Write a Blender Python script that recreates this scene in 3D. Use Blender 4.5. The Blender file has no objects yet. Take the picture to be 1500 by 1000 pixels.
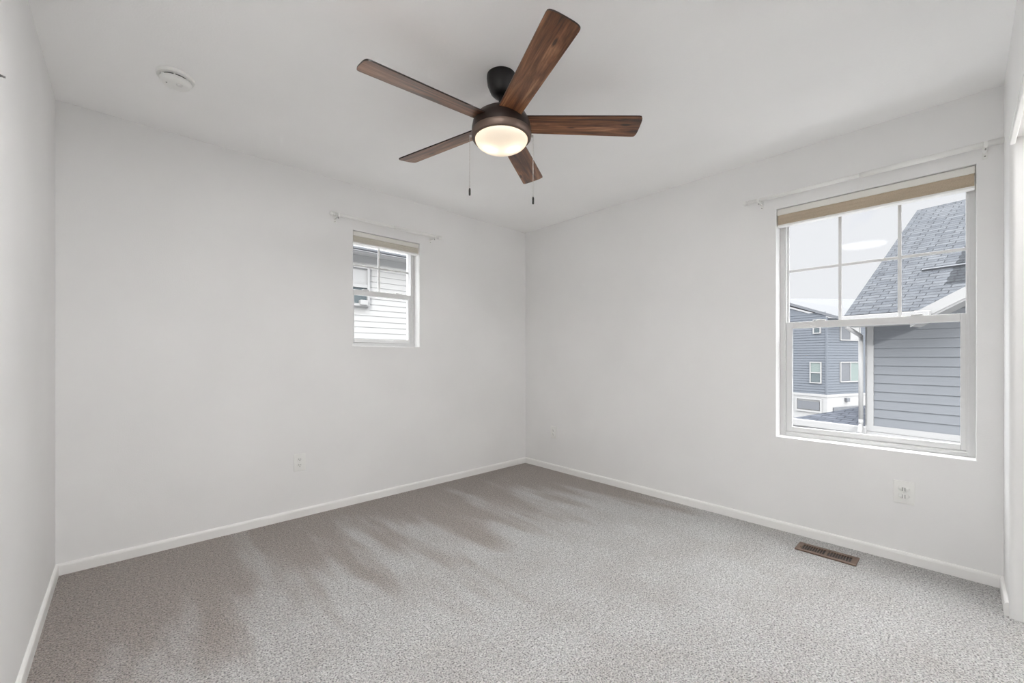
import bpy, bmesh, math, random
from mathutils import Matrix, Vector
PI = math.pi
C = bpy.context.scene.collection
scn = bpy.context.scene
random.seed(4)

# ------------------------------------------------------------------ camera
cam_d = bpy.data.cameras.new('camera')
cam = bpy.data.objects.new('camera', cam_d); C.objects.link(cam)
cam_d.sensor_width = 36; cam_d.lens = 610.0 / 1500 * 36
cam_d.shift_y = 23.0 / 1500
cam_d.clip_start = 0.01; cam_d.clip_end = 300
YAW = math.atan2(658.0, 610.0)
cam.location = (0, 0, 1.12)
cam.rotation_euler = (PI / 2, 0, YAW - PI / 2)
scn.camera = cam

# ------------------------------------------------------------------ exposure
scn.view_settings.view_transform = 'Standard'
scn.view_settings.look = 'None'
scn.view_settings.gamma = 1
scn.view_settings.exposure = 0.0
scn.view_settings.use_curve_mapping = False

# ------------------------------------------------------------------ node helpers
def new_mat(name):
    m = bpy.data.materials.new(name); m.use_nodes = True
    nt = m.node_tree; nt.nodes.clear()
    out = nt.nodes.new('ShaderNodeOutputMaterial')
    return m, nt, out
def N(nt, t, **kw):
    n = nt.nodes.new(t)
    for k, v in kw.items():
        if k.startswith('i_'): n.inputs[k[2:].replace('_', ' ')].default_value = v
        else: setattr(n, k, v)
    return n
def L(nt, a, b): nt.links.new(a, b)
def ramp(nt, stops, fac=None, interp='LINEAR'):
    r = nt.nodes.new('ShaderNodeValToRGB'); cr = r.color_ramp; cr.interpolation = interp
    while len(cr.elements) < len(stops): cr.elements.new(0.5)
    for e, (p, c) in zip(cr.elements, stops):
        e.position = p; e.color = (c[0], c[1], c[2], 1) if not isinstance(c, (int, float)) else (c, c, c, 1)
    if fac is not None: L(nt, fac, r.inputs[0])
    return r
def math_n(nt, op, a, b=None, c=None):
    n = nt.nodes.new('ShaderNodeMath'); n.operation = op
    for i, v in enumerate((a, b, c)):
        if v is None: continue
        if isinstance(v, (int, float)): n.inputs[i].default_value = v
        else: L(nt, v, n.inputs[i])
    return n.outputs[0]
def mix_c(nt, f, a, b, blend='MIX'):
    n = nt.nodes.new('ShaderNodeMix'); n.data_type = 'RGBA'; n.blend_type = blend
    for i, v in ((0, f), (6, a), (7, b)):
        if isinstance(v, (int, float)): n.inputs[i].default_value = v
        elif isinstance(v, tuple): n.inputs[i].default_value = (*v, 1)
        else: L(nt, v, n.inputs[i])
    return n.outputs[2]

# ------------------------------------------------------------------ world: bright broken cloud
SKY_GAIN = 1.0
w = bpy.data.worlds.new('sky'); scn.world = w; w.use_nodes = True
nt = w.node_tree; nt.nodes.clear()
wo = nt.nodes.new('ShaderNodeOutputWorld'); bg = nt.nodes.new('ShaderNodeBackground')
tc = nt.nodes.new('ShaderNodeTexCoord')
sep = nt.nodes.new('ShaderNodeSeparateXYZ'); L(nt, tc.outputs['Generated'], sep.inputs[0])
no = N(nt, 'ShaderNodeTexNoise', i_Scale=3.2, i_Detail=4.0, i_Roughness=0.5)
L(nt, tc.outputs['Generated'], no.inputs['Vector'])
cl = ramp(nt, [(0.42, (0.66, 0.70, 0.88)), (0.56, (0.90, 0.90, 0.93))], no.outputs[0])
elev = ramp(nt, [(0.0, 1.0), (0.40, 1.0), (0.72, 1.0)], sep.outputs['Z'])
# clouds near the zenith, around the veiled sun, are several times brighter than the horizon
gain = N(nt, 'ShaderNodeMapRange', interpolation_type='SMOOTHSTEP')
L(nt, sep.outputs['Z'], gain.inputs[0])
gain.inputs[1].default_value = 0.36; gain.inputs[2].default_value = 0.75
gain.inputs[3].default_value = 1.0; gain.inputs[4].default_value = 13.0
hi = ramp(nt, [(0.36, 0.0), (0.55, 1.0)], sep.outputs['Z'])
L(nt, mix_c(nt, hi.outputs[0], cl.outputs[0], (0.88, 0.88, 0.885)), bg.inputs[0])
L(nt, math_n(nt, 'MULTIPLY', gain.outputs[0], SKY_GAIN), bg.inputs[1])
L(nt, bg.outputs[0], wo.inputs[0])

# ------------------------------------------------------------------ sun (veiled) and window portals
sd = bpy.data.lights.new('sun', 'SUN'); sd.energy = 4.5; sd.angle = math.radians(3); sd.color = (1.0, 0.97, 0.92)
so = bpy.data.objects.new('sun', sd); C.objects.link(so)
so.rotation_euler = Vector((-0.62, -0.62, 0.33)).to_track_quat('Z', 'Y').to_euler()
def portal(name, loc, rot, sx, sy):
    d = bpy.data.lights.new(name, 'AREA'); d.shape = 'RECTANGLE'; d.size = sx; d.size_y = sy
    d.cycles.is_portal = True
    o = bpy.data.objects.new(name, d); C.objects.link(o); o.location = loc; o.rotation_euler = rot
portal('window_portal', (3.27, 0.3865, 1.345), (0, PI / 2, 0), 1.5, 0.9)     # faces -x
portal('window_portal', (1.559, 3.31, 1.65), (-PI / 2, 0, 0), 0.6, 0.9)     # faces -y

# added fill lamp, out of view behind the closet header, washing the closet's back wall
FILL_STRIP = (2.90, -0.335, 2.16)
cl_d = bpy.data.lights.new('closet_fill_lamp', 'AREA'); cl_d.shape = 'RECTANGLE'; cl_d.size = 0.36; cl_d.size_y = 0.07
cl_d.energy = 800; cl_d.spread = math.radians(110); cl_d.color = (1.0, 0.995, 0.985)
cl_o = bpy.data.objects.new('closet_fill_lamp', cl_d); C.objects.link(cl_o); cl_o.location = FILL_STRIP
cl_o.rotation_euler = Vector((0, 1, 0.35)).to_track_quat('Z', 'X').to_euler()
cl_o.rotation_euler = (math.radians(-98), 0, 0)
# added fill lamp on the ceiling above the view, put in to brighten the room
FILL_DISC = (0.50, 0.74, 2.365)
fl_d = bpy.data.lights.new('ceiling_fill_lamp', 'AREA'); fl_d.shape = 'DISK'; fl_d.size = 0.42
fl_d.energy = 27; fl_d.color = (1.0, 0.995, 0.985)
fl_o = bpy.data.objects.new('ceiling_fill_lamp', fl_d); C.objects.link(fl_o); fl_o.location = FILL_DISC
scn.cycles.max_bounces = 16; scn.cycles.diffuse_bounces = 12; scn.cycles.transmission_bounces = 12; scn.cycles.transparent_max_bounces = 16

# ------------------------------------------------------------------ geometry helpers
def BM(): return bmesh.new()
def add_box(bm, x0, x1, y0, y1, z0, z1, M=None, bev=0.0, seg=2):
    vs = [bm.verts.new((x, y, z)) for x in (x0, x1) for y in (y0, y1) for z in (z0, z1)]
    fs = []
    for q in ((0, 1, 3, 2), (4, 6, 7, 5), (0, 4, 5, 1), (2, 3, 7, 6), (0, 2, 6, 4), (1, 5, 7, 3)):
        fs.append(bm.faces.new([vs[i] for i in q]))
    if bev:
        es = list({e for f in fs for e in f.edges})
        r = bmesh.ops.bevel(bm, geom=es, offset=bev, segments=seg, affect='EDGES', profile=0.5)
        vs = list({v for f in r['faces'] for v in f.verts} | {v for v in vs if v.is_valid})
    if M is not None: bmesh.ops.transform(bm, matrix=M, verts=[v for v in vs if v.is_valid])
    return vs
def add_lathe(bm, prof, n=48, M=None, close=False):
    """prof: list of (r, z) revolved about Z"""
    rings = []
    for r, z in prof:
        if r < 1e-6: rings.append([bm.verts.new((0, 0, z))])
        else: rings.append([bm.verts.new((r * math.cos(2 * PI * i / n), r * math.sin(2 * PI * i / n), z)) for i in range(n)])
    for a, b in zip(rings, rings[1:]):
        for i in range(n):
            j = (i + 1) % n
            q = []
            if len(a) == 1: q = [a[0], b[j], b[i]]
            elif len(b) == 1: q = [a[i], a[j], b[0]]
            else: q = [a[i], a[j], b[j], b[i]]
            f = bm.faces.new(q); f.smooth = True
    if M is not None: bmesh.ops.transform(bm, matrix=M, verts=[v for r in rings for v in r])
def add_prism(bm, pts, z0, z1, M=None, smooth=False):
    """pts: polygon in local xy, extruded along z"""
    a = [bm.verts.new((x, y, z0)) for x, y in pts]; b = [bm.verts.new((x, y, z1)) for x, y in pts]
    bm.faces.new(list(reversed(a))); bm.faces.new(b)
    k = len(pts)
    for i in range(k):
        f = bm.faces.new((a[i], a[(i + 1) % k], b[(i + 1) % k], b[i])); f.smooth = smooth
    if M is not None: bmesh.ops.transform(bm, matrix=M, verts=a + b)
def axis_M(p, q):
    """matrix mapping local z axis 0..1 to segment p..q (no scaling)"""
    p = Vector(p); q = Vector(q)
    return Matrix.Translation(p) @ (q - p).to_track_quat('Z', 'Y').to_matrix().to_4x4(), (q - p).length
def add_rod(bm, p, q, r, n=16, r2=None):
    M, l = axis_M(p, q)
    r2 = r if r2 is None else r2
    add_lathe(bm, [(0, 0), (r, 0), (r2, l), (0, l)], n, M)
def add_tube(bm, pts, r, n=12):
    for a, b in zip(pts, pts[1:]): add_rod(bm, a, b, r, n)
    for p in pts[1:-1]: bmesh.ops.create_uvsphere(bm, u_segments=n, v_segments=8, radius=r * 1.01, matrix=Matrix.Translation(p))
def obj(name, bm, m, parent=None, smooth_angle=None):
    bmesh.ops.recalc_face_normals(bm, faces=bm.faces)
    me = bpy.data.meshes.new(name); bm.to_mesh(me); bm.free()
    if isinstance(m, (list, tuple)):
        for x in m: me.materials.append(x)
    elif m: me.materials.append(m)
    o = bpy.data.objects.new(name, me); C.objects.link(o)
    if parent: o.parent = parent
    if smooth_angle:
        for p in me.polygons: p.use_smooth = True
        try: me.set_sharp_from_angle(angle=math.radians(smooth_angle))
        except Exception: pass
    return o
def tag(o, label, cat, group=None, kind=None):
    if label: o['label'] = label
    if cat: o['category'] = cat
    if group: o['group'] = group
    if kind: o['kind'] = kind
    return o
def thing(name, label, cat, loc=(0, 0, 0), rz=0, group=None, kind=None):
    o = bpy.data.objects.new(name, None); C.objects.link(o); o.empty_display_size = 0.1
    o.location = loc; o.rotation_euler = (0, 0, rz)
    return tag(o, label, cat, group, kind)
def struct(name, bm, m, parent=None, sa=None):
    o = obj(name, bm, m, parent, sa)
    if not parent: o['kind'] = 'structure'
    return o

# ------------------------------------------------------------------ materials
def paint(name, col, rough=0.6, bump=0.0, scale=220.0, spec=0.3):
    m, nt, out = new_mat(name)
    b = N(nt, 'ShaderNodeBsdfPrincipled'); b.inputs['Base Color'].default_value = (*col, 1)
    b.inputs['Roughness'].default_value = rough; b.inputs['Specular IOR Level'].default_value = spec
    tc = nt.nodes.new('ShaderNodeTexCoord')
    n2 = N(nt, 'ShaderNodeTexNoise', i_Scale=1.7, i_Detail=3.0); L(nt, tc.outputs['Object'], n2.inputs['Vector'])
    r = ramp(nt, [(0.3, tuple(c * 0.975 for c in col)), (0.7, tuple(min(1, c * 1.02) for c in col))], n2.outputs[0])
    L(nt, r.outputs[0], b.inputs['Base Color'])
    if bump:
        n = N(nt, 'ShaderNodeTexNoise', i_Scale=scale, i_Detail=2.0); L(nt, tc.outputs['Object'], n.inputs['Vector'])
        bp = N(nt, 'ShaderNodeBump', i_Strength=bump, i_Distance=0.0015); L(nt, n.outputs[0], bp.inputs['Height'])
        L(nt, bp.outputs[0], b.inputs['Normal'])
    L(nt, b.outputs[0], out.inputs[0])
    return m
def metal(name, col, rough=0.4, metallic=1.0):
    m, nt, out = new_mat(name)
    b = N(nt, 'ShaderNodeBsdfPrincipled'); b.inputs['Base Color'].default_value = (*col, 1)
    b.inputs['Metallic'].default_value = metallic
    tc = nt.nodes.new('ShaderNodeTexCoord')
    n = N(nt, 'ShaderNodeTexNoise', i_Scale=40.0, i_Detail=3.0); L(nt, tc.outputs['Object'], n.inputs['Vector'])
    r = N(nt, 'ShaderNodeMapRange'); L(nt, n.outputs[0], r.inputs[0])
    r.inputs[3].default_value = rough * 0.85; r.inputs[4].default_value = rough * 1.15
    L(nt, r.outputs[0], b.inputs['Roughness'])
    L(nt, b.outputs[0], out.inputs[0])
    return m
WALL = paint('wall_paint', (0.83, 0.827, 0.824), 0.75, 0.25, 160)
CEIL = paint('ceiling_paint', (0.94, 0.938, 0.935), 0.8, 0.3, 140)
TRIM = paint('trim_paint', (0.87, 0.865, 0.85), 0.35, spec=0.5)
VINYL = paint('window_vinyl', (0.68, 0.68, 0.68), 0.35, spec=0.5)
WHITE_PLASTIC = paint('white_plastic', (0.84, 0.84, 0.82), 0.35, spec=0.5)
WHITE_METAL = paint('white_enamel', (0.84, 0.84, 0.82), 0.3, spec=0.5)
DARK = paint('dark_slot', (0.03, 0.03, 0.03), 0.6)
SLOT_GREY = paint('shaded_slot_plastic', (0.18, 0.18, 0.175), 0.6)
BLACK_METAL = metal('matte_black_metal', (0.018, 0.017, 0.017), 0.38, 0.6)
BRONZE = metal('dark_bronze_metal', (0.024, 0.015, 0.012), 0.38, 0.5)
BRUSHED = metal('bronze_trim_ring', (0.125, 0.088, 0.070), 0.5, 0.6)
VENT = metal('brown_register_metal', (0.13, 0.085, 0.062), 0.5, 0.2)
CHAIN = metal('pull_chain_metal', (0.55, 0.53, 0.5), 0.35)
SCREW = metal('screw_metal', (0.35, 0.34, 0.33), 0.4)

def carpet_mat():
    m, nt, out = new_mat('carpet')
    b = N(nt, 'ShaderNodeBsdfPrincipled'); b.inputs['Roughness'].default_value = 0.95
    b.inputs['Specular IOR Level'].default_value = 0.1
    b.inputs['Sheen Weight'].default_value = 0.25; b.inputs['Sheen Roughness'].default_value = 0.6
    tc = nt.nodes.new('ShaderNodeTexCoord')
    fine = N(nt, 'ShaderNodeTexNoise', i_Scale=150.0, i_Detail=3.0, i_Roughness=0.7)
    L(nt, tc.outputs['Object'], fine.inputs['Vector'])
    mid = N(nt, 'ShaderNodeTexNoise', i_Scale=55.0, i_Detail=2.0); L(nt, tc.outputs['Object'], mid.inputs['Vector'])
    vor = N(nt, 'ShaderNodeTexVoronoi', i_Scale=170.0); L(nt, tc.outputs['Object'], vor.inputs['Vector'])
    # browner towards the far, left and right walls, broken by wedge-shaped vacuum strokes
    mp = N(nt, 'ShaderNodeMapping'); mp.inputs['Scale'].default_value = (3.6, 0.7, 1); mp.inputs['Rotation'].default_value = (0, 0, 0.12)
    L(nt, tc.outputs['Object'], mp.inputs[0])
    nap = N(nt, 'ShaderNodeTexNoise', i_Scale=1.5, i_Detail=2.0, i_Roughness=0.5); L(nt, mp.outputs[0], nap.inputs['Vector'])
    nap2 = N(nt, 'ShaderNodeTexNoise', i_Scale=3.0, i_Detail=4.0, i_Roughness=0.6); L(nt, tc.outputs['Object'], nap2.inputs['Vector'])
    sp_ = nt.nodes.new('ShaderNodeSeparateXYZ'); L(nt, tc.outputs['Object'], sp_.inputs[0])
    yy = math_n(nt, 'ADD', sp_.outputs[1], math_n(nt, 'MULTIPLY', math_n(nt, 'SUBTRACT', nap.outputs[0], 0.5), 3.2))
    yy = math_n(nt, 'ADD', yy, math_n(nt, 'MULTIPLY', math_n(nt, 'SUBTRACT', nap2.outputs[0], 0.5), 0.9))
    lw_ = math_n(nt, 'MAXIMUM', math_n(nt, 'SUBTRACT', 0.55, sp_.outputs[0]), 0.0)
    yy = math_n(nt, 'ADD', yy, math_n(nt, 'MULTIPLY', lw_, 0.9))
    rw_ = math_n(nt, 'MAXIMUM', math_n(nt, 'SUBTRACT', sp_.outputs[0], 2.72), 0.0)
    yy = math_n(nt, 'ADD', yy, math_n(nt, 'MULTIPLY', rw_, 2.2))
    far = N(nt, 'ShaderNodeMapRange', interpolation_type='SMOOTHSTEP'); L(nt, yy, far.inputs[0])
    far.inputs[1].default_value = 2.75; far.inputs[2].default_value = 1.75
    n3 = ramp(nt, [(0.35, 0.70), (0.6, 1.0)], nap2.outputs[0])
    tone_fac = nt.nodes.new('ShaderNodeMath'); tone_fac.operation = 'MULTIPLY'; L(nt, far.outputs[0], tone_fac.inputs[0]); L(nt, n3.outputs[0], tone_fac.inputs[1])
    base = mix_c(nt, tone_fac.outputs[0], (0.385, 0.342, 0.310), (0.60, 0.594, 0.585))
    sp = ramp(nt, [(0.36, 0.18), (0.46, 0.92), (0.60, 1.38)], fine.outputs[0])
    c1 = mix_c(nt, 1.0, base, sp.outputs[0], 'MULTIPLY')
    sp2 = ramp(nt, [(0.35, 0.86), (0.65, 1.1)], mid.outputs[0])
    c2 = mix_c(nt, 1.0, c1, sp2.outputs[0], 'MULTIPLY')
    L(nt, c2, b.inputs['Base Color'])
    h = math_n(nt, 'ADD', math_n(nt, 'MULTIPLY', fine.outputs[0], 1.0), math_n(nt, 'MULTIPLY', vor.outputs[0], -0.7))
    h = math_n(nt, 'ADD', h, math_n(nt, 'MULTIPLY', mid.outputs[0], 0.8))
    bp = N(nt, 'ShaderNodeBump', i_Strength=1.0, i_Distance=0.012); L(nt, h, bp.inputs['Height'])
    L(nt, bp.outputs[0], b.inputs['Normal'])
    L(nt, b.outputs[0], out.inputs[0])
    return m
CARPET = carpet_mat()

def glass_mat():
    m, nt, out = new_mat('window_glass')
    t = N(nt, 'ShaderNodeBsdfTransparent'); t.inputs[0].default_value = (0.97, 0.98, 0.98, 1)
    g = N(nt, 'ShaderNodeBsdfGlossy'); g.inputs['Roughness'].default_value = 0.02
    lw = N(nt, 'ShaderNodeFresnel', i_IOR=1.45)
    mx = nt.nodes.new('ShaderNodeMixShader')
    L(nt, math_n(nt, 'MULTIPLY', lw.outputs[0], 0.06), mx.inputs[0]); L(nt, t.outputs[0], mx.inputs[1]); L(nt, g.outputs[0], mx.inputs[2])
    L(nt, mx.outputs[0], out.inputs[0])
    return m
GLASS = glass_mat()

def fabric(name, col, transl=0.35):
    m, nt, out = new_mat(name)
    d = N(nt, 'ShaderNodeBsdfDiffuse'); t = N(nt, 'ShaderNodeBsdfTranslucent')
    tc = nt.nodes.new('ShaderNodeTexCoord')
    n = N(nt, 'ShaderNodeTexNoise', i_Scale=300.0, i_Detail=2.0)
    L(nt, tc.outputs['Object'], n.inputs['Vector'])
    r = ramp(nt, [(0.35, tuple(c * 0.93 for c in col)), (0.65, tuple(min(1, c * 1.05) for c in col))], n.outputs[0])
    for q in (d, t): L(nt, r.outputs[0], q.inputs[0])
    mx = nt.nodes.new('ShaderNodeMixShader'); mx.inputs[0].default_value = transl
    L(nt, d.outputs[0], mx.inputs[1]); L(nt, t.outputs[0], mx.inputs[2]); L(nt, mx.outputs[0], out.inputs[0])
    return m
SHADE_TAN = fabric('tan_cellular_fabric', (0.56, 0.47, 0.36), 0.2)
SHADE_PALE = fabric('cream_cellular_fabric', (0.74, 0.70, 0.62), 0.3)
VALANCE = paint('blind_headrail', (0.78, 0.765, 0.72), 0.45)
RAIL_W = paint('blind_bottom_rail', (0.85, 0.845, 0.83), 0.4)

def wood_mat():
    m, nt, out = new_mat('walnut_blade')
    b = N(nt, 'ShaderNodeBsdfPrincipled'); b.inputs['Roughness'].default_value = 0.33
    b.inputs['Specular IOR Level'].default_value = 0.5
    b.inputs['Coat Weight'].default_value = 0.25; b.inputs['Coat Roughness'].default_value = 0.3
    tc = nt.nodes.new('ShaderNodeTexCoord')
    oi = nt.nodes.new('ShaderNodeObjectInfo')
    off = nt.nodes.new('ShaderNodeCombineXYZ')
    L(nt, math_n(nt, 'MULTIPLY', oi.outputs['Random'], 13.0), off.inputs[1])
    va = N(nt, 'ShaderNodeVectorMath', operation='ADD'); L(nt, tc.outputs['Object'], va.inputs[0]); L(nt, off.outputs[0], va.inputs[1])
    mp = N(nt, 'ShaderNodeMapping'); mp.inputs['Scale'].default_value = (1.3, 17, 1); L(nt, va.outputs[0], mp.inputs[0])
    n1 = N(nt, 'ShaderNodeTexNoise', i_Scale=1.6, i_Detail=6.0, i_Roughness=0.65, i_Distortion=0.7); L(nt, mp.outputs[0], n1.inputs['Vector'])
    mp2 = N(nt, 'ShaderNodeMapping'); mp2.inputs['Scale'].default_value = (4, 120, 1); L(nt, va.outputs[0], mp2.inputs[0])
    n2 = N(nt, 'ShaderNodeTexNoise', i_Scale=1.5, i_Detail=4.0); L(nt, mp2.outputs[0], n2.inputs['Vector'])
    r1 = ramp(nt, [(0.34, (0.020, 0.008, 0.005)), (0.44, (0.090, 0.033, 0.014)), (0.55, (0.20, 0.082, 0.036)), (0.66, (0.36, 0.185, 0.10))], n1.outputs[0])
    r2 = ramp(nt, [(0.35, 0.72), (0.65, 1.15)], n2.outputs[0])
    c = mix_c(nt, 1.0, r1.outputs[0], r2.outputs[0], 'MULTIPLY')
    # knots: small dark elongated ovals
    mp3 = N(nt, 'ShaderNodeMapping'); mp3.inputs['Scale'].default_value = (7, 26, 1); L(nt, va.outputs[0], mp3.inputs[0])
    v = N(nt, 'ShaderNodeTexVoronoi', i_Scale=0.9); L(nt, mp3.outputs[0], v.inputs['Vector'])
    kn = ramp(nt, [(0.10, 0.12), (0.20, 1.0)], v.outputs['Distance'])
    c = mix_c(nt, 1.0, c, kn.outputs[0], 'MULTIPLY')
    L(nt, c, b.inputs['Base Color']); L(nt, b.outputs[0], out.inputs[0])
    return m
WOOD = wood_mat()
BLADE_EDGE = paint('blade_edge', (0.015, 0.009, 0.007), 0.4)

def lampglass():
    m, nt, out = new_mat('frosted_lamp_glass')
    e = N(nt, 'ShaderNodeEmission'); e.inputs[0].default_value = (1.0, 0.86, 0.70, 1); e.inputs[1].default_value = 0.30
    t = N(nt, 'ShaderNodeBsdfTranslucent'); t.inputs[0].default_value = (0.95, 0.9, 0.82, 1)
    d = N(nt, 'ShaderNodeBsdfPrincipled'); d.inputs['Base Color'].default_value = (0.9, 0.87, 0.8, 1); d.inputs['Roughness'].default_value = 0.25
    mx = nt.nodes.new('ShaderNodeMixShader'); mx.inputs[0].default_value = 0.7
    L(nt, d.outputs[0], mx.inputs[1]); L(nt, t.outputs[0], mx.inputs[2])
    ad = nt.nodes.new('ShaderNodeAddShader'); L(nt, mx.outputs[0], ad.inputs[0]); L(nt, e.outputs[0], ad.inputs[1])
    L(nt, ad.outputs[0], out.inputs[0])
    return m
LAMPGLASS = lampglass()

def shingle_mat(name, dark, light, sx=1.0, snow=0.0):
    m, nt, out = new_mat(name)
    b = N(nt, 'ShaderNodeBsdfPrincipled'); b.inputs['Roughness'].default_value = 0.95; b.inputs['Specular IOR Level'].default_value = 0.1
    uv = nt.nodes.new('ShaderNodeUVMap')
    br = N(nt, 'ShaderNodeTexBrick'); br.offset = 0.37; br.inputs['Scale'].default_value = sx
    br.inputs['Brick Width'].default_value = 0.26; br.inputs['Row Height'].default_value = 0.09
    br.inputs['Mortar Size'].default_value = 0.007; br.inputs['Mortar Smooth'].default_value = 0.3; br.inputs['Bias'].default_value = 0.0
    br.inputs['Color1'].default_value = (*dark, 1); br.inputs['Color2'].default_value = (*light, 1)
    br.inputs['Mortar'].default_value = (*[c * 0.5 for c in dark], 1)
    L(nt, uv.outputs[0], br.inputs['Vector'])
    n = N(nt, 'ShaderNodeTexNoise', i_Scale=6.0, i_Detail=6.0); L(nt, uv.outputs[0], n.inputs['Vector'])
    r = ramp(nt, [(0.3, 0.85), (0.7, 1.12)], n.outputs[0])
    c = mix_c(nt, 1.0, br.outputs[0], r.outputs[0], 'MULTIPLY')
    if snow:
        n2 = N(nt, 'ShaderNodeTexNoise', i_Scale=1.8, i_Detail=5.0); L(nt, uv.outputs[0], n2.inputs['Vector'])
        r2 = ramp(nt, [(0.45, 0.0), (0.55, snow)], n2.outputs[0])
        c = mix_c(nt, r2.outputs[0], c, (0.27, 0.27, 0.28))
    L(nt, c, b.inputs['Base Color'])
    bp = N(nt, 'ShaderNodeBump', i_Strength=0.7, i_Distance=0.02); L(nt, br.outputs['Fac'], bp.inputs['Height']); bp.invert = True
    L(nt, bp.outputs[0], b.inputs['Normal'])
    L(nt, b.outputs[0], out.inputs[0])
    return m
# exterior stuff stands in strong daylight
SHINGLE = shingle_mat('grey_shingles', (0.050, 0.054, 0.062), (0.072, 0.076, 0.084))
SHINGLE_DK = shingle_mat('dark_shingles', (0.050, 0.055, 0.067), (0.070, 0.075, 0.090))
SHINGLE_SNOW = shingle_mat('pale_shingles', (0.15, 0.155, 0.168), (0.20, 0.203, 0.212), 1.0, 0.9)
SIDE_GREY = paint('grey_siding', (0.112, 0.118, 0.130), 0.8)
SIDE_BLUE = paint('blue_grey_siding', (0.088, 0.097, 0.113), 0.8)
SIDE_WHITE = paint('white_siding', (0.25, 0.25, 0.25), 0.8)
EXT_WHITE = paint('exterior_white_trim', (0.22, 0.22, 0.222), 0.7)
EXT_ROOF = paint('pale_metal_roof', (0.050, 0.052, 0.057), 0.6)
EXT_GREY = paint('exterior_grey', (0.09, 0.094, 0.104), 0.7)
EXT_GLASS = metal('exterior_window_glass', (0.07, 0.084, 0.09), 0.15, 0.1)
EXT_BLIND = paint('exterior_window_blind', (0.12, 0.145, 0.14), 0.6)
GROUND = paint('ground_bounce', (0.38, 0.38, 0.38), 0.9)  # ground out of view, kept pale to bounce daylight up to the ceiling

# ------------------------------------------------------------------ room shell
XC, XB, YA, YD, H = -0.265, 3.12, 3.156, -0.14, 2.44
TH = 0.17                       # outside wall thickness
STUB = 2.78                     # end of the wall stub beside the closet
CLB = -0.80                     # back of the closet
bm = BM(); add_box(bm, XC, XB, CLB, YA, -0.05, 0.0)
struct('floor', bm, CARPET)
bm = BM(); add_box(bm, XC - 0.12, XB + TH, CLB - 0.1, YA + TH, H, H + 0.12)
struct('ceiling', bm, CEIL)
def holed_wall(bm, x0, x1, hx0, hx1, hz0, hz1, th, M):
    """slab on local xz plane, y 0..th, with a window hole"""
    xs = (x0, hx0, hx1, x1); zs = (0, hz0, hz1, H)
    g = {}
    for yi, y in enumerate((0, th)):
        for i, x in enumerate(xs):
            for j, z in enumerate(zs): g[yi, i, j] = bm.verts.new(M @ Vector((x, y, z)))
    for i in range(3):
        for j in range(3):
            if i == 1 and j == 1: continue
            bm.faces.new((g[0, i, j], g[0, i + 1, j], g[0, i + 1, j + 1], g[0, i, j + 1]))
            bm.faces.new((g[1, i, j], g[1, i, j + 1], g[1, i + 1, j + 1], g[1, i + 1, j]))
    for a, b in (((1, 1), (2, 1)), ((2, 1), (2, 2)), ((2, 2), (1, 2)), ((1, 2), (1, 1))):
        bm.faces.new((g[0, a[0], a[1]], g[0, b[0], b[1]], g[1, b[0], b[1]], g[1, a[0], a[1]]))
    ring = [(0, 0), (1, 0), (2, 0), (3, 0), (3, 1), (3, 2), (3, 3), (2, 3), (1, 3), (0, 3), (0, 2), (0, 1)]
    for a, b in zip(ring, ring[1:] + ring[:1]):
        bm.faces.new((g[0, a[0], a[1]], g[1, a[0], a[1]], g[1, b[0], b[1]], g[0, b[0], b[1]]))
    # soften the drywall corner round the opening
    es = [e for e in bm.edges if all(v in [g[0, 1, 1], g[0, 2, 1], g[0, 2, 2], g[0, 1, 2]] for v in e.verts)]
    bmesh.ops.bevel(bm, geom=es, offset=0.004, segments=3, affect='EDGES', profile=0.5)
WA = dict(x0=1.272, x1=1.846, z0=1.207, z1=2.092)
WB = dict(y1=0.823, y0=-0.051, z0=0.602, z1=2.087)
bm = BM(); holed_wall(bm, XC, XB + TH, WA['x0'], WA['x1'], WA['z0'], WA['z1'], TH, Matrix.Translation((0, YA, 0)))
struct('wall_back', bm, WALL)
Mb = Matrix.Translation((XB, 0, 0)) @ Matrix.Rotation(-PI / 2, 4, 'Z')       # local x = -y, local y = +x
bm = BM(); holed_wall(bm, -YA, -CLB + 0.1, -WB['y1'], -WB['y0'], WB['z0'], WB['z1'], TH, Mb)
struct('wall_right', bm, WALL)
bm = BM(); add_box(bm, XC - 0.12, XC, CLB - 0.1, YA + TH, 0, H)
struct('wall_left', bm, WALL)
# closet wall: stub with a rounded drywall corner, and the header above the opening
bm = BM()
R = 0.02
pts = [(XB, YD), (XB, YD - 0.12), (STUB, YD - 0.12)]
for k in range(7):
    a = PI - k * PI / 2 / 6
    pts.append((STUB + R + R * math.cos(a), YD - R + R * math.sin(a)))
add_prism(bm, pts, 0, 2.062)
add_box(bm, XC, XB, YD - 0.12, YD, 2.062, H)
struct('wall_front', bm, WALL, sa=40)
bm = BM(); add_box(bm, XC, XB, CLB - 0.1, CLB, 0, H)
struct('wall_closet', bm, WALL)
# white sliding-door track under the closet header
bm = BM()
add_box(bm, XC, STUB, YD - 0.017, YD - 0.001, 2.028, 2.062, bev=0.003)
add_box(bm, XC, STUB, YD - 0.095, YD - 0.017, 2.056, 2.062)
add_box(bm, XC, STUB, YD - 0.060, YD - 0.054, 2.036, 2.058)
add_box(bm, XC, STUB, YD - 0.100, YD - 0.094, 2.030, 2.062)
struct('trim_1', bm, TRIM)

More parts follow.
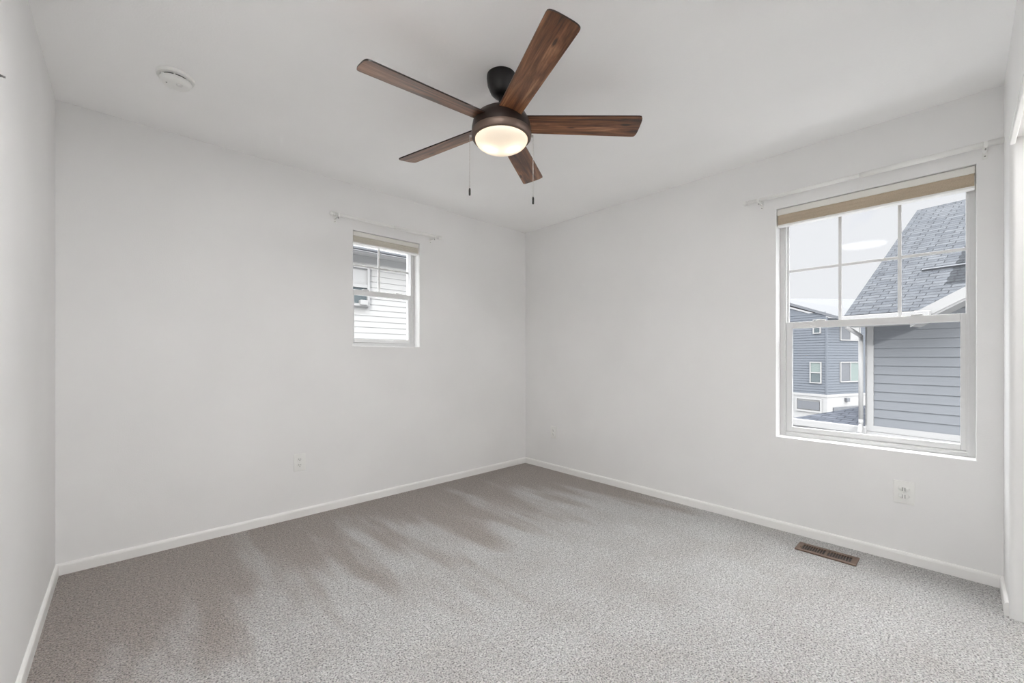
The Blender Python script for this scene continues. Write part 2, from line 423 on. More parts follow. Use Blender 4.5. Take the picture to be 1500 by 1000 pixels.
def baseboard(name, p, q, nrm):
    """p,q: floor points along the wall; nrm: into the room"""
    p = Vector((*p, 0)); q = Vector((*q, 0)); n = Vector((*nrm, 0))
    prof = [(0, 0), (0.013, 0), (0.013, 0.044), (0.011, 0.052), (0.006, 0.057), (0.0, 0.058)]
    bm = BM()
    a = [bm.verts.new(p + n * d + Vector((0, 0, z))) for d, z in prof]
    b = [bm.verts.new(q + n * d + Vector((0, 0, z))) for d, z in prof]
    bm.faces.new(a); bm.faces.new(b)
    for i in range(len(prof)):
        j = (i + 1) % len(prof)
        bm.faces.new((a[i], a[j], b[j], b[i]))
    return struct(name, bm, TRIM)
baseboard('baseboard_back', (XC, YA), (XB, YA), (0, -1))
baseboard('baseboard_right', (XB, YA - 0.013), (XB, YD), (-1, 0))
baseboard('baseboard_left', (XC, CLB), (XC, YA - 0.013), (1, 0))
baseboard('baseboard_front', (XB - 0.013, YD), (STUB + 0.02, YD), (0, 1))

# ------------------------------------------------------------------ windows
def rect_frame(bm, x0, x1, z0, z1, wl, wr, wb, wt, y0, y1, bev=0.002):
    add_box(bm, x0, x0 + wl, y0, y1, z0, z1, bev=bev)
    add_box(bm, x1 - wr, x1, y0, y1, z0, z1, bev=bev)
    add_box(bm, x0 + wl, x1 - wr, y0, y1, z0, z0 + wb, bev=bev)
    add_box(bm, x0 + wl, x1 - wr, y0, y1, z1 - wt, z1, bev=bev)
def window(name, loc, rz, wd, ht, mid, nx, munt_x, ls=0.032):
    """local x along wall (left to right seen from inside), y outwards, z up; mid = meeting rail top (local)"""
    t = thing(name, None, None, loc, rz, kind='structure')
    bm = BM()
    rect_frame(bm, 0, wd, 0, ht, 0.033, 0.033, 0.028, 0.03, 0.090, TH)
    # thin inner lip of the vinyl frame
    rect_frame(bm, 0.020, wd - 0.020, 0.018, ht - 0.02, 0.005, 0.005, 0.004, 0.005, 0.084, 0.092, bev=0.001)
    obj('window_frame', bm, VINYL, t)
    # lower sash, nearest to the room
    bm = BM(); rect_frame(bm, 0.034, wd - 0.027, 0.029, mid, ls, 0.027, 0.031, 0.042, 0.096, 0.122)
    s = obj('lower_sash', bm, VINYL, t)
    bm = BM(); add_box(bm, 0.032 + ls, wd - 0.052, 0.106, 0.109, 0.058, mid - 0.040)
    obj('pane', bm, GLASS, s)
    bm = BM()
    for f in (0.25, 0.75):
        add_box(bm, wd * f - 0.025, wd * f + 0.025, 0.100, 0.120, mid, mid + 0.010, bev=0.003)
    obj('sash_lock', bm, VINYL, s)
    # upper sash, further out
    bm = BM(); rect_frame(bm, 0.033, wd - 0.027, mid - 0.03, ht - 0.03, 0.008, 0.008, 0.028, 0.02, 0.126, 0.150)
    u = obj('upper_sash', bm, VINYL, t)
    bm = BM(); add_box(bm, 0.038, wd - 0.032, 0.137, 0.140, mid - 0.01, ht - 0.045)
    obj('pane', bm, GLASS, u)
    zc = mid + (ht - 0.045 - mid) * 0.5
    for mx in munt_x:
        bm = BM(); add_box(bm, mx - 0.008, mx + 0.008, 0.132, 0.145, mid - 0.002, ht - 0.05, bev=0.002)
        obj('muntin', bm, VINYL, u)
    bm = BM(); add_box(bm, 0.041, wd - 0.035, 0.133, 0.144, nx - 0.008, nx + 0.008, bev=0.002)
    obj('muntin', bm, VINYL, u)
    return t
window('window_1', (WA['x0'], YA, WA['z0']), 0, 0.574, 0.885, 0.449, 0.648, [0.271], 0.014)
window('window_2', (XB, WB['y1'], WB['z0']), -PI / 2, 0.874, 1.485, 0.748, 1.090, [0.311, 0.583])

# ------------------------------------------------------------------ blinds (raised cellular shades)
def blind(loc, rz, wd, h_head, h_stack, fab, label):
    t = thing('cellular_shade', label, 'window shade', loc, rz, 'raised window shades')
    bm = BM()
    add_box(bm, 0.003, wd - 0.003, 0.010, 0.062, -h_head, -0.003, bev=0.004)
    obj('headrail', bm, VALANCE, t)
    bm = BM()
    n = 3; dz = h_stack / n
    pts = []
    for k in range(n):                      # pleats pressed together
        z = -h_head - k * dz
        pts += [(0.015, z), (0.0135, z - dz * 0.5)]
    pts.append((0.016, -h_head - h_stack))
    poly = pts + [(0.054, -h_head - h_stack), (0.054, -h_head)]
    a = [bm.verts.new((0.006, y, z)) for y, z in poly]; b = [bm.verts.new((wd - 0.006, y, z)) for y, z in poly]
    bm.faces.new(a); bm.faces.new(b)
    for i in range(len(poly)):
        j = (i + 1) % len(poly); bm.faces.new((a[i], a[j], b[j], b[i]))
    obj('pleated_fabric', bm, fab, t)
    bm = BM(); add_box(bm, 0.004, wd - 0.004, 0.012, 0.060, -h_head - h_stack - 0.012, -h_head - h_stack, bev=0.003)
    obj('bottom_rail', bm, RAIL_W, t)
    return t
blind((XB, WB['y1'], WB['z1']), -PI / 2, 0.874, 0.041, 0.062, SHADE_TAN, 'tan cellular shade raised to the top of the large window')
blind((WA['x0'], YA, WA['z1']), 0, 0.574, 0.038, 0.046, SHADE_PALE, 'cream cellular shade raised to the top of the small window')

# ------------------------------------------------------------------ curtain rods
def curtain_rod(loc, rz, length, br, label, ends=(1, 1)):
    """local x along the wall, -y into the room"""
    t = thing('curtain_rod', label, 'curtain rod', loc, rz, 'empty curtain rods')
    off = -0.072
    bm = BM()
    half = length * 0.55
    add_rod(bm, (0.02, off, 0), (half, off, 0), 0.0120, 20)
    add_rod(bm, (half - 0.02, off, 0), (length - (0.02 if ends[1] else 0), off, 0), 0.0140, 20)
    obj('rod', bm, WHITE_METAL, t)
    for e, on in ((0, ends[0]), (1, ends[1])):
        if not on: continue
        bm = BM(); s = -1 if e == 0 else 1; x0 = 0.025 if e == 0 else length - 0.025
        M = Matrix.Translation((x0, off, 0)) @ Matrix.Rotation(s * PI / 2, 4, 'Y')
        add_lathe(bm, [(0, 0), (0.015, 0), (0.015, 0.008), (0.010, 0.010), (0.015, 0.014), (0.0165, 0.024), (0.010, 0.032), (0, 0.033)], 20, M)
        obj('finial', bm, WHITE_METAL, t)
    for x in br:
        bm = BM()
        add_box(bm, x - 0.009, x + 0.009, -0.004, 0.0, -0.048, 0.020, bev=0.001)       # wall plate
        add_box(bm, x - 0.006, x + 0.006, off - 0.017, -0.003, -0.020, -0.0145, bev=0.001)  # arm
        for s in (-1, 1):                                                           # cradle
            add_box(bm, x - 0.006, x + 0.006, off + s * 0.0165 - 0.0015, off + s * 0.0165 + 0.0015, -0.018, 0.008)
        b = obj('bracket', bm, WHITE_METAL, t)
        for z in (-0.036, 0.010):
            bm = BM(); add_rod(bm, (x, -0.004, z), (x, -0.007, z), 0.003, 10); obj('screw', bm, SCREW, b)
        bm = BM(); add_rod(bm, (x, off, -0.018), (x, off, -0.028), 0.0028, 10); obj('thumb_screw', bm, SCREW, b)
    return t
curtain_rod((1.080, YA, 2.158), 0, 0.935, (0.055, 0.870), 'short white curtain rod above the small window')
curtain_rod((XB, 0.990, 2.149), -PI / 2, 1.128, (0.085, 1.070), 'long white curtain rod above the large window', (1, 0))

# ------------------------------------------------------------------ outlets
def outlet(loc, rz, label, covered=False, pw=0.076, ph=0.120):
    t = thing('wall_outlet', label, 'outlet', loc, rz, 'wall outlets')
    bm = BM(); add_box(bm, -pw / 2, pw / 2, -0.006, 0, -ph / 2, ph / 2, bev=0.003, seg=3)
    obj('cover_plate', bm, WHITE_PLASTIC, t, 40)
    for z in (0.0195, -0.0195):
        bm = BM()
        pts = [(0.0165 * max(-1, min(1, 1.18 * math.cos(a))), 0.0150 * math.sin(a)) for a in [2 * PI * k / 28 for k in range(28)]]
        M = Matrix.Translation((0, -0.0055, z)) @ Matrix.Rotation(PI / 2, 4, 'X')
        add_prism(bm, pts, 0, 0.003, M)
        r = obj('receptacle', bm, WHITE_PLASTIC, t)
        if not covered:
            bm = BM()
            add_box(bm, -0.0075, -0.0053, -0.0092, -0.008, z - 0.001, z + 0.008)
            add_box(bm, 0.0053, 0.0072, -0.0092, -0.008, z - 0.001, z + 0.006)
            add_rod(bm, (0, -0.008, z - 0.0075), (0, -0.0092, z - 0.0075), 0.0026, 12)
            obj('slots', bm, DARK, r)
        else:
            bm = BM()
            M = Matrix.Translation((0, -0.006, z)) @ Matrix.Rotation(PI / 2, 4, 'X') @ Matrix.Diagonal((1.0, 0.62, 1, 1))
            add_lathe(bm, [(0, 0.015), (0.014, 0.014), (0.021, 0.010), (0.0235, 0.0)], 28, M)
            cp = obj('plug_cover', bm, WHITE_PLASTIC, t)
            bm = BM(); add_box(bm, -0.0035, 0.0035, -0.029, -0.018, z - 0.011, z + 0.012, bev=0.001)
            obj('grip', bm, WHITE_PLASTIC, cp)
            for gx in (-0.0055, 0.0055):
                bm = BM(); add_box(bm, gx - 0.0011, gx + 0.0011, -0.0222, -0.018, z - 0.009, z + 0.010); obj('finger_slot', bm, SLOT_GREY, cp)
    bm = BM(); add_rod(bm, (0, -0.005, 0), (0, -0.0078, 0), 0.0035, 14)
    obj('screw', bm, WHITE_METAL, t)
    return t
outlet((0.893, YA, 0.384), 0, 'white duplex outlet on the long blank wall below left of the small window')
outlet((XB, 2.754, 0.374), -PI / 2, 'white outlet plate near the far corner of the room')
outlet((XB, 0.2125, 0.382), -PI / 2, 'white outlet with two rounded plug covers below the large window', True, 0.086, 0.124)

# ------------------------------------------------------------------ floor register
t = thing('floor_register', 'brown metal floor vent sunk in the carpet beside the wall', 'floor vent', (2.923, 0.522, 0))
bm = BM()
hx, hy = 0.062, 0.140
rows = []
nl = 19
y0s = -0.112; y1s = 0.112
add_box(bm, -hx, -0.036, -hy, hy, 0.0, 0.008, bev=0.002)
add_box(bm, 0.036, hx, -hy, hy, 0.0, 0.008, bev=0.002)
add_box(bm, -0.036, 0.036, -hy, y0s, 0.0, 0.008, bev=0.002)
add_box(bm, -0.036, 0.036, y1s, hy, 0.0, 0.008, bev=0.002)
add_box(bm, -0.036, 0.036, -0.006, 0.006, 0.0, 0.0075, bev=0.001)
obj('frame', bm, VENT, t)
for s in (-1, 1):
    for k in range(8):
        yc = s * (0.006 + (k + 1) * 0.0118)
        bm = BM(); add_box(bm, -0.036, 0.036, -0.0013, 0.0013, 0.0045, 0.0078, Matrix.Translation((0, yc, 0)))
        obj('louver', bm, VENT, t)
bm = BM(); add_box(bm, -0.036, 0.036, y0s, y1s, 0.0002, 0.0008); obj('duct_opening', bm, DARK, t)
bm = BM(); add_box(bm, -0.02, -0.008, 0.116, 0.122, 0.007, 0.013, bev=0.001); obj('damper_lever', bm, VENT, t)

# ------------------------------------------------------------------ smoke detector
t = thing('smoke_detector', 'round white smoke detector on the ceiling', 'smoke detector', (0.172, 2.513, H))
bm = BM(); add_lathe(bm, [(0, 0), (0.073, 0), (0.073, -0.006), (0.070, -0.013), (0.060, -0.015), (0, -0.015)], 56); obj('base', bm, WHITE_PLASTIC, t, 50)
bm = BM(); add_lathe(bm, [(0.0535, -0.015), (0.0535, -0.024)], 56); obj('sensor_slot', bm, DARK, t)
bm = BM(); add_lathe(bm, [(0.050, -0.022), (0.0605, -0.0225), (0.059, -0.032), (0.050, -0.041), (0.035, -0.044), (0, -0.045)], 56); c = obj('cap', bm, WHITE_PLASTIC, t, 60)
for k in range(7):
    bm = BM(); a = 2 * PI * k / 7 + 0.3
    add_box(bm, -0.003, 0.003, -0.0045, 0.0045, -0.024, -0.0145, Matrix.Rotation(a, 4, 'Z') @ Matrix.Translation((0, 0.0565, 0)))
    obj('rib', bm, WHITE_PLASTIC, t)
bm = BM(); add_rod(bm, (0.012, -0.02, -0.0435), (0.012, -0.02, -0.047), 0.012, 24); obj('test_button', bm, WHITE_PLASTIC, c)
bm = BM(); add_rod(bm, (-0.034, -0.005, -0.0425), (-0.034, -0.005, -0.0445), 0.003, 12); obj('indicator_hole', bm, DARK, c)

# ------------------------------------------------------------------ added fill fixtures out of view: closet strip and ceiling disc
m, nt, out = new_mat('fill_diffuser')
e = N(nt, 'ShaderNodeEmission'); e.inputs[1].default_value = 3.0; L(nt, e.outputs[0], out.inputs[0])
t = thing('fill_strip', 'added fill strip, out of view on the back of the closet header', 'light fixture', (FILL_STRIP[0], YD - 0.12, FILL_STRIP[2]))
bm = BM(); add_box(bm, -0.2, 0.2, -0.055, 0.0, -0.045, 0.045, bev=0.004); obj('housing', bm, WHITE_METAL, t)
bm = BM(); add_box(bm, -0.18, 0.18, -0.066, -0.055, -0.035, 0.035, bev=0.004); obj('diffuser', bm, m, t); DIFF_ = m

t = thing('ceiling_fill', 'added round fill lamp, out of view above the near left corner', 'ceiling light', (FILL_DISC[0], FILL_DISC[1], H))
bm = BM(); add_lathe(bm, [(0, 0), (0.225, 0), (0.225, -0.055), (0.220, -0.062), (0.212, -0.062), (0.212, -0.045), (0, -0.045)], 48); obj('housing', bm, WHITE_METAL, t, 40)
bm = BM(); add_lathe(bm, [(0, -0.050), (0.211, -0.050), (0.211, -0.055), (0.12, -0.066), (0, -0.069)], 48); obj('diffuser', bm, DIFF_, t, 60)

# ------------------------------------------------------------------ small hook on the left wall
t = thing('wall_screw', 'small dark screw sticking out high on the left wall', 'screw', (XC, 1.868, 1.925))
bm = BM()
add_rod(bm, (0, 0, 0), (0.002, 0, 0), 0.0045, 16)
add_rod(bm, (0.002, 0, 0), (0.011, 0, -0.001), 0.003, 12)
obj('metal_screw', bm, SCREW, t)

# ------------------------------------------------------------------ ceiling fan
FX, FY = 1.294, 1.469
fan = thing('ceiling_fan', 'five-blade ceiling fan with walnut blades and a lit frosted bowl lamp', 'ceiling fan', (FX, FY, H))
z = lambda a: a - H
bm = BM(); add_lathe(bm, [(0, 0), (0.068, 0), (0.069, -0.012), (0.065, -0.045), (0.050, -0.080), (0.034, -0.097), (0.020, -0.100), (0, -0.100)], 56)
obj('canopy', bm, BLACK_METAL, fan, 40)
bm = BM(); add_lathe(bm, [(0.013, -0.085), (0.013, z(2.25))], 24); add_lathe(bm, [(0.0, -0.150), (0.030, -0.150), (0.034, -0.168), (0.034, z(2.245))], 32)
obj('downrod', bm, BLACK_METAL, fan, 40)
bm = BM(); add_lathe(bm, [(0, z(2.266)), (0.06, z(2.266)), (0.098, z(2.258)), (0.122, z(2.240)), (0.134, z(2.215)), (0.139, z(2.19)), (0.139, z(2.172)), (0.0, z(2.172))], 72)
obj('motor_housing', bm, BRONZE, fan, 40)
bm = BM(); add_lathe(bm, [(0.10, z(2.172)), (0.1395, z(2.172)), (0.141, z(2.168)), (0.1395, z(2.150)), (0.134, z(2.142)), (0.124, z(2.140)), (0.122, z(2.146)), (0.10, z(2.15))], 72)
ring = obj('light_ring', bm, BRUSHED, fan, 40)
bm = BM()
prof = [(0.123, z(2.144))]
for k in range(1, 15):
    a = k * PI / 2 / 14
    prof.append((0.1235 * math.cos(a), z(2.142) - 0.054 * math.sin(a)))
add_lathe(bm, prof[:-1] + [(0, z(2.142) - 0.054)], 72)
obj('lamp_bowl', bm, LAMPGLASS, fan, 180)
# bulbs inside the bowl
for a in (-0.75, -0.75 + PI):
    bx_, by_ = 0.05 * math.cos(a), 0.05 * math.sin(a)
    d = bpy.data.lights.new('bulb_light', 'POINT'); d.energy = 0.16; d.color = (1.0, 0.85, 0.68); d.shadow_soft_size = 0.022
    o = bpy.data.objects.new('bulb_light', d); C.objects.link(o); o.parent = fan; o.location = (bx_, by_, z(2.122))
# blades
BL = 0.5
def blade_bm():
    bm = BM()
    r0, r1 = 0.115, 0.656
    w0, w1 = 0.052, 0.063
    pts = []
    for k in range(13):                              # outer end: shallow arc with rounded corners
        a = -PI / 2 + PI * k / 12
        s = math.sin(a)
        pts.append((r1 - 0.022 + 0.022 * (abs(math.cos(a)) ** 0.55), w1 * (abs(s) ** 0.62) * (1 if s > 0 else -1)))
    up = [(r0 + (r1 - 0.022 - r0) * (1 - k / 8), w0 + (w1 - w0) * (1 - k / 8)) for k in range(1, 9)]
    lo = [(x, -y) for x, y in reversed(up)]
    poly = pts + up + lo
    th = 0.006
    a = [bm.verts.new((x, y, -th / 2)) for x, y in poly]; b = [bm.verts.new((x, y, th / 2)) for x, y in poly]
    f1 = bm.faces.new(a); f2 = bm.faces.new(b)
    for i in range(len(poly)):
        j = (i + 1) % len(poly)
        f = bm.faces.new((a[i], a[j], b[j], b[i])); f.material_index = 1
    return bm
PITCH = math.radians(13)
first = None
bm = blade_bm()
bl0 = obj('blade', bm, [WOOD, BLADE_EDGE], fan)
bm = BM()
add_prism(bm, [(0.09, -0.022), (0.15, -0.026), (0.205, -0.036), (0.215, 0), (0.205, 0.036), (0.15, 0.026), (0.09, 0.022)], 0.003, 0.007)
bi0 = obj('blade_iron', bm, BRONZE, bl0)
for k in range(5):
    th = math.radians(31 + 72 * k)
    if k == 0: b = bl0
    else:
        b = bl0.copy(); C.objects.link(b); b.parent = fan
        c = bi0.copy(); C.objects.link(c); c.parent = b
    b.matrix_local = Matrix.Translation((0, 0, z(2.215))) @ Matrix.Rotation(th, 4, 'Z') @ Matrix.Rotation(-PITCH, 4, 'X')
# pull chains
rv = Vector((math.sin(YAW), -math.cos(YAW), 0))
for s, zb in ((-1, 1.880), (1, 1.839)):
    p = rv * (0.149 * s)
    bm = BM()
    add_rod(bm, (p.x * 0.90, p.y * 0.90, z(2.158)), (p.x * 1.01, p.y * 1.01, z(2.158)), 0.005, 14)
    n = int((2.158 - zb - 0.035) / 0.006)
    for i in range(n):
        bmesh.ops.create_icosphere(bm, subdivisions=1, radius=0.0019, matrix=Matrix.Translation((p.x, p.y, z(2.156 - i * 0.006))))
    add_rod(bm, (p.x, p.y, z(2.158)), (p.x, p.y, z(zb + 0.034)), 0.0009, 6)
    ch = obj('pull_chain', bm, CHAIN, fan)
    bm = BM()
    add_lathe(bm, [(0, z(zb)), (0.004, z(zb)), (0.0048, z(zb + 0.006)), (0.0048, z(zb + 0.026)), (0.003, z(zb + 0.034)), (0, z(zb + 0.036))], 16, Matrix.Translation((p.x, p.y, 0)))
    obj('chain_fob', bm, BLACK_METAL, ch)

# ------------------------------------------------------------------ outdoors
bm = BM(); add_box(bm, -40, 90, -60, 90, -5.2, -5.0)
struct('ground', bm, GROUND)

def lap_siding(bm, x0, x1, z0, z1, expo, top=None, t=0.016):
    """lap boards on local xz plane facing -y. top(x): optional ceiling height function (linear between ends)"""
    z = z0
    while z < z1 - 1e-4:
        zt = min(z + expo, z1)
        xs0, xs1 = x0, x1
        vs = [bm.verts.new(p) for p in ((xs0, -t, z), (xs1, -t, z), (xs1, -0.002, zt), (xs0, -0.002, zt))]
        bm.faces.new(vs)
        us = [bm.verts.new(p) for p in ((xs0, -t, z), (xs1, -t, z), (xs1, 0, z), (xs0, 0, z))]
        bm.faces.new(us)
        z = zt
def uv_roof(bm, corners, uvs, th=0.0, M=None):
    """one sloped quad/tri with thickness th below it, uv in metres"""
    uvl = bm.loops.layers.uv.verify()
    vs = [bm.verts.new(c) for c in corners]
    f = bm.faces.new(vs)
    for l, uv in zip(f.loops, uvs): l[uvl].uv = uv
    if th:
        lo = [bm.verts.new((c[0], c[1], c[2] - th)) for c in corners]
        bm.faces.new(list(reversed(lo)))
        k = len(vs)
        for i in range(k):
            g = bm.faces.new((vs[i], lo[i], lo[(i + 1) % k], vs[(i + 1) % k])); g.material_index = 1

# --- grey neighbour house seen through the large window
nh = thing('house', 'grey sided house with steep shingle roof seen close through the large window', 'house', (9.8, 1.14, 0), math.atan2(-0.9758, -0.2208))
# local x = along the wall to the right (a); local y must point away from us: right-handed gives y = +n
bm = BM()
add_box(bm, 0, 9, 0, 6, -5, 1.72)
# gable wall above the eave
gable = [(0.2, 1.70), (9.0, 1.70), (9.0, 3.4), (3.7, 3.4)]
a = [bm.verts.new((x, 0.0, zz)) for x, zz in gable]; b_ = [bm.verts.new((x, 0.3, zz)) for x, zz in gable]
bm.faces.new(a); bm.faces.new(b_)
for i in range(4): bm.faces.new((a[i], a[(i + 1) % 4], b_[(i + 1) % 4], b_[i]))
obj('wall', bm, SIDE_GREY, nh)
bm = BM(); lap_siding(bm, 0.08, 9, -0.10, 1.90, 0.153)
obj('lap_siding', bm, SIDE_GREY, nh)
bm = BM(); add_box(bm, -0.03, 0.085, -0.03, 0.02, -0.12, 1.72); add_box(bm, -0.03, 0.0, -0.03, 0.12, -0.12, 1.72); obj('corner_board', bm, EXT_WHITE, nh)
bm = BM(); add_box(bm, -0.03, 9, -0.035, 0.0, -0.20, -0.10); add_box(bm, -0.03, 9, -0.050, 0.0, -0.62, -0.205); obj('band_board', bm, EXT_WHITE, nh)
# main roof: eave at b=-0.45, ridge at b=3
ez, rz_ = 1.863, 4.352
sl = math.hypot(3.45, rz_ - ez)
bm = BM()
kz = (rz_ - ez) / 3.45
mp_ = [(-0.185, -0.45), (0.81, -0.45), (3.70, 1.89), (9, 1.89), (9, 3.0), (-0.185, 3.0)]       # cut along the valley of the cross gable
uv_roof(bm, [(x, y, ez + (y + 0.45) * kz) for x, y in mp_], [(x, (y + 0.45) * sl / 3.45) for x, y in mp_], 0.03)
add_box(bm, -0.185, 0.75, -0.46, -0.44, ez - 0.16, ez - 0.002)
k5 = 0.60 / 3.45
uv_roof(bm, [(0.95, 0.15, ez + (rz_ - ez) * k5), (9, 0.15, ez + (rz_ - ez) * k5), (9, 3.0, rz_), (0.95, 3.0, rz_)], [(1.135, sl * k5), (9.185, sl * k5), (9.185, sl), (1.135, sl)], 0.01)
uv_roof(bm, [(9, 3.0, rz_), (9, 6.45, ez), (-0.185, 6.45, ez), (-0.185, 3.0, rz_)][::-1], [(0, sl), (0, 0), (9, 0), (9, sl)], 0.16)
obj('roof', bm, [SHINGLE, EXT_WHITE], nh)
bm = BM(); a = [(0.02, 1.70), (5.98, 1.70), (3.0, 3.9)]
v0 = [bm.verts.new((0.0, y, zz)) for y, zz in a]; v1 = [bm.verts.new((0.1, y, zz)) for y, zz in a]
bm.faces.new(v0); bm.faces.new(v1)
for i in range(3): bm.faces.new((v0[i], v0[(i + 1) % 3], v1[(i + 1) % 3], v1[i]))
obj('gable_end', bm, SIDE_GREY, nh)
# a thin grey strip lying on the slope
k = (rz_ - ez) / 3.45
bm = BM()
M = Matrix.Translation((0.55, 0.62, ez + k * 1.07 + 0.0)) @ Matrix.Rotation(math.atan(k), 4, 'X')
add_box(bm, 0, 2.6, -0.014, 0.014, 0.0, 0.035, M)
obj('roof_strip', bm, EXT_GREY, nh)
# cross gable: white rake board and soffit rising to the right in front of the main roof
x0, z0, x1, z1 = 0.70, 1.80, 3.70, 3.55
sk = (z1 - z0) / (x1 - x0)
def sloped_box(bm, xa, xb, dz0, dz1, y0, y1):
    vs = [bm.verts.new((x, y, z0 + (x - x0) * sk + d)) for x in (xa, xb) for y in (y0, y1) for d in (dz0, dz1)]
    for q in ((0, 1, 3, 2), (4, 6, 7, 5), (0, 4, 5, 1), (2, 3, 7, 6), (0, 2, 6, 4), (1, 5, 7, 3)): bm.faces.new([vs[i] for i in q])
bm = BM(); sloped_box(bm, x0, x1, -0.165, 0.0, -0.47, -0.42); sloped_box(bm, x0, x1, -0.20, -0.165, -0.455, -0.41)
obj('rake_board', bm, EXT_WHITE, nh)
bm = BM(); sloped_box(bm, x0, x1, -0.19, -0.17, -0.42, 0.0); obj('soffit', bm, EXT_WHITE, nh)
bm = BM(); uv_roof(bm, [(x0, -0.46, z0), (x1, -0.46, z1), (x1, 1.6, z1), (x0, 1.6, z0)], [(0, 0), (0, 3.4), (2, 3.4), (2, 0)], 0.05); obj('cross_gable_roof', bm, [SHINGLE, EXT_WHITE], nh)
# eave gutter and downspout
bm = BM(); add_box(bm, -0.20, 0.95, -0.56, -0.45, ez - 0.15, ez - 0.02, bev=0.01); add_box(bm, -0.18, 0.75, -0.45, 0.0, ez - 0.2, ez - 0.17); g = obj('gutter', bm, EXT_WHITE, nh)
bm = BM(); add_tube(bm, [(-0.12, -0.50, ez - 0.12), (-0.12, -0.50, ez - 0.22), (-0.075, -0.09, ez - 0.36), (-0.075, -0.085, 0.0), (-0.075, -0.085, -0.10), (-0.02, -0.30, -0.22)], 0.034, 12)
obj('downspout', bm, EXT_WHITE, nh)
# low porch roof on the left
bm = BM()
pz = -0.13; pr = 0.40
uv_roof(bm, [(-1.247, 0, pz), (0, 0, pz), (0, 1.247, pz + pr)], [(0, 0), (1.247, 0), (1.247, 1.3)], 0.02)
uv_roof(bm, [(-1.247, 0, pz), (0, 1.247, pz + pr), (-1.247, 4.2, pz)], [(0, 0), (1.2, 1.3), (4.2, 0)], 0.02)
obj('porch_roof', bm, [SHINGLE_DK, EXT_WHITE], nh)
bm = BM(); add_box(bm, -1.33, 0.0, -0.10, 0.0, pz - 0.125, pz + 0.0, bev=0.01); add_box(bm, -1.30, 0.0, 0.0, 0.02, pz - 0.30, pz - 0.02); obj('porch_gutter', bm, EXT_WHITE, nh)
bm = BM(); add_box(bm, -1.2, 0.0, 0.05, 4.1, -5, pz - 0.06); lap_siding(bm, -1.2, 0, -3.0, pz - 0.31, 0.15); obj('porch_wall', bm, SIDE_GREY, nh)

# --- blue-grey three-storey building further off
cs, sn = math.cos(YAW), math.sin(YAW)
def cam2w(r, d): return (r * sn + d * cs, -r * cs + d * sn)
P0 = cam2w(22.67, 30.0)
rd = cam2w(0.925, 0.379)                        # direction of the right face
fb = thing('apartment_building', 'blue-grey three-storey building with white base in the distance', 'building', (P0[0], P0[1], 0), math.atan2(rd[1], rd[0]))
# local: x along the right face, y along the left face away from us
bm = BM()
add_box(bm, 0, 14, 0, 9, -1.62, 3.95)
v = [(0, 0, 3.9), (0, 9, 3.9), (0, 9, 6.3), (0, 3.5, 5.2)]
vv = [bm.verts.new(p) for p in v]; v2 = [bm.verts.new((p[0] + 0.2, p[1], p[2])) for p in v]
bm.faces.new(vv); bm.faces.new(v2)
for i in range(4): bm.faces.new((vv[i], vv[(i + 1) % 4], v2[(i + 1) % 4], v2[i]))
obj('wall', bm, SIDE_BLUE, fb)
bm = BM(); lap_siding(bm, 0.05, 14, -1.6, 3.9, 0.19, t=0.03); obj('lap_siding', bm, SIDE_BLUE, fb)
bm = BM(); lap_siding(bm, -9, -0.05, -1.6, 4.4, 0.19, t=0.03)
bmesh.ops.transform(bm, matrix=Matrix.Rotation(-PI / 2, 4, 'Z'), verts=bm.verts)
obj('lap_siding', bm, SIDE_BLUE, fb)
bm = BM(); add_box(bm, -0.06, 0.06, -0.06, 0.06, -1.6, 4.0); obj('corner_board', bm, SIDE_BLUE, fb)
bm = BM(); add_box(bm, -0.08, 14, -0.08, 8.9, -5, -1.62); obj('base', bm, EXT_WHITE, fb)
bm = BM(); add_box(bm, -0.12, 14, -0.12, 8.9, -1.75, -1.58); obj('base_band', bm, EXT_WHITE, fb)
bm = BM(); add_box(bm, 0.55, 9, -0.15, -0.08, -5, -2.52); obj('garage_opening', bm, EXT_GREY, fb)
bm = BM(); add_box(bm, 1.90, 2.25, -0.28, -0.08, -2.15, -1.88, bev=0.03); obj('wall_lantern', bm, EXT_GREY, fb)
def ext_window(parent, face, a0, a1, z0, z1, split='h', fr=0.07, lite=EXT_GLASS, dark=EXT_GLASS):
    """face 'x': on the y=0 face; face 'y': on the x=0 face"""
    def put(bm):
        if face == 'y': bmesh.ops.transform(bm, matrix=Matrix(((0, 1, 0, 0), (1, 0, 0, 0), (0, 0, 1, 0), (0, 0, 0, 1))), verts=bm.verts)
    bm = BM(); rect_frame(bm, a0, a1, z0, z1, fr, fr, fr, fr, -0.10, 0.0, bev=0)
    if split == 'h': add_box(bm, a0 + fr, a1 - fr, -0.09, 0, (z0 + z1) / 2 - 0.035, (z0 + z1) / 2 + 0.035)
    else: add_box(bm, (a0 + a1) / 2 - 0.035, (a0 + a1) / 2 + 0.035, -0.09, 0, z0 + fr, z1 - fr)
    put(bm); wnd = obj('window', bm, EXT_WHITE, parent)
    zm = (z0 + z1) / 2; am = (a0 + a1) / 2
    for rect, m in (((a0 + fr, a1 - fr, zm, z1 - fr), lite), ((a0 + fr, a1 - fr, z0 + fr, zm), dark)) if split == 'h' else (((a0 + fr, am, z0 + fr, z1 - fr), dark), ((am, a1 - fr, z0 + fr, z1 - fr), lite)):
        bm = BM(); add_box(bm, rect[0], rect[1], -0.05, 0, rect[2], rect[3]); put(bm); obj('pane', bm, m, wnd)
ext_window(fb, 'y', 0.32, 1.13, -0.80, 0.78, 'h', lite=EXT_BLIND)
ext_window(fb, 'y', 0.36, 0.90, 2.85, 3.9, 'h', lite=EXT_BLIND)
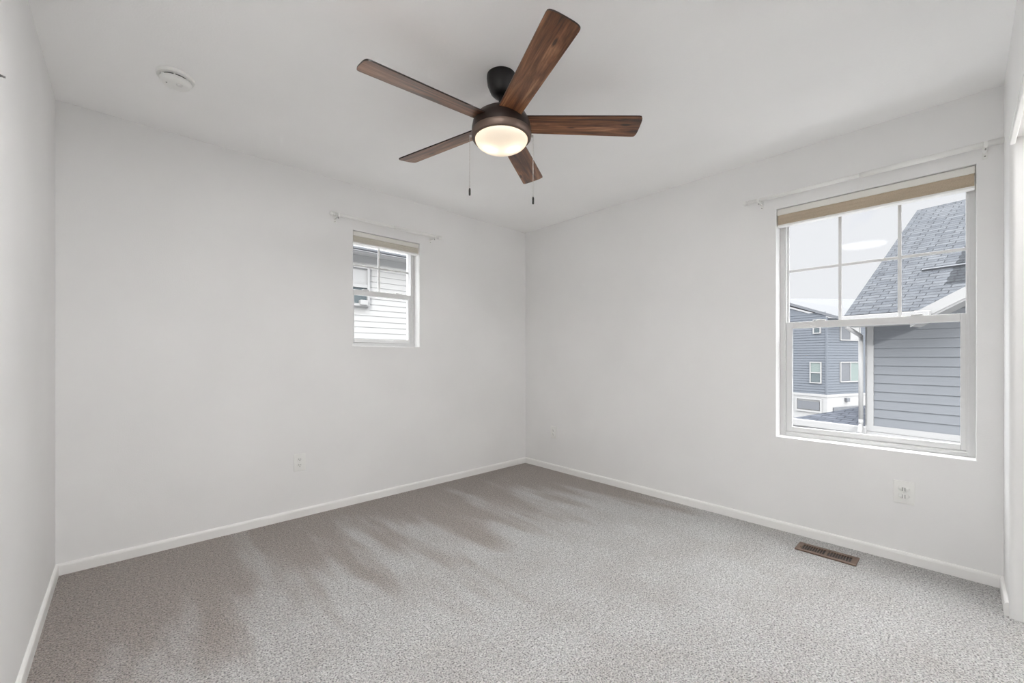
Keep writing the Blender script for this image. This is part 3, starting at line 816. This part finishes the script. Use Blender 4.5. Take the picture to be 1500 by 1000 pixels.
ext_window(fb, 'x', 1.45, 3.85, -0.72, 0.78, 'v', lite=EXT_BLIND, dark=EXT_GREY)
ext_window(fb, 'x', 1.45, 3.85, 2.35, 3.80, 'v', lite=EXT_WHITE, dark=EXT_GREY)
bm = BM(); rect_frame(bm, 0.25, 2.15, -2.95, -1.9, 0.12, 0.12, 0.12, 0.12, -0.16, -0.06, bev=0)
bmesh.ops.transform(bm, matrix=Matrix(((0, 1, 0, 0), (1, 0, 0, 0), (0, 0, 1, 0), (0, 0, 0, 1))), verts=bm.verts)
gw = obj('base_window', bm, EXT_WHITE, fb)
bm = BM(); add_box(bm, -0.14, -0.08, 0.42, 2.0, -2.75, -2.15); obj('pane', bm, EXT_GREY, gw)
# its pale low-pitched roof, world points worked out from the street view
def wp(u, v_, d):
    x, y = cam2w((u - 750) / 610 * d, d); return Vector((x, y, 1.12 + (523 - v_) / 610 * d))
fb_inv = (Matrix.Translation(fb.location) @ Matrix.Rotation(fb.rotation_euler.z, 4, 'Z')).inverted()
bm = BM()
uv_roof(bm, [fb_inv @ wp(1228, 463, 29.3), fb_inv @ wp(1285, 459, 31.5), fb_inv @ wp(1260, 438, 38), fb_inv @ wp(1120, 437, 41), fb_inv @ wp(1120, 433, 34)], [(0, 0), (3, 0), (5, 5), (-5, 5), (-4, 1)], 0.2)
obj('roof', bm, [EXT_ROOF, EXT_GREY], fb)

# --- white house seen through the small window
wh = thing('house', 'white sided house seen through the small window', 'house', (3.9, 9.0, 0))
bm = BM(); add_box(bm, -6, 6, 0, 6, -5, 3.45); obj('wall', bm, SIDE_WHITE, wh)
bm = BM(); lap_siding(bm, -6, 6, 0.0, 3.40, 0.128, t=0.014); obj('lap_siding', bm, SIDE_WHITE, wh)
bm = BM()
uv_roof(bm, [(-6, -0.3, 3.46), (6, -0.3, 3.46), (6, 3, 5.4), (-6, 3, 5.4)], [(0, 0), (12, 0), (12, 4), (0, 4)], 0.06)
obj('roof', bm, [SHINGLE_SNOW, EXT_GREY], wh)
bm = BM(); add_box(bm, -6, 6, -0.3, 0.0, 3.36, 3.39); obj('soffit', bm, EXT_WHITE, wh)
bm = BM(); add_box(bm, -6, 6, -0.38, -0.28, 3.405, 3.45, bev=0.008); obj('gutter', bm, EXT_GREY, wh)
ext_window(wh, 'x', -1.15, 0.06, 2.24, 3.12, 'h', fr=0.05, lite=EXT_WHITE, dark=EXT_GLASS)
bm = BM(); add_box(bm, -0.17, 0.0, -0.16, -0.02, 2.26, 2.37, bev=0.01); obj('window_fan', bm, EXT_WHITE, wh)
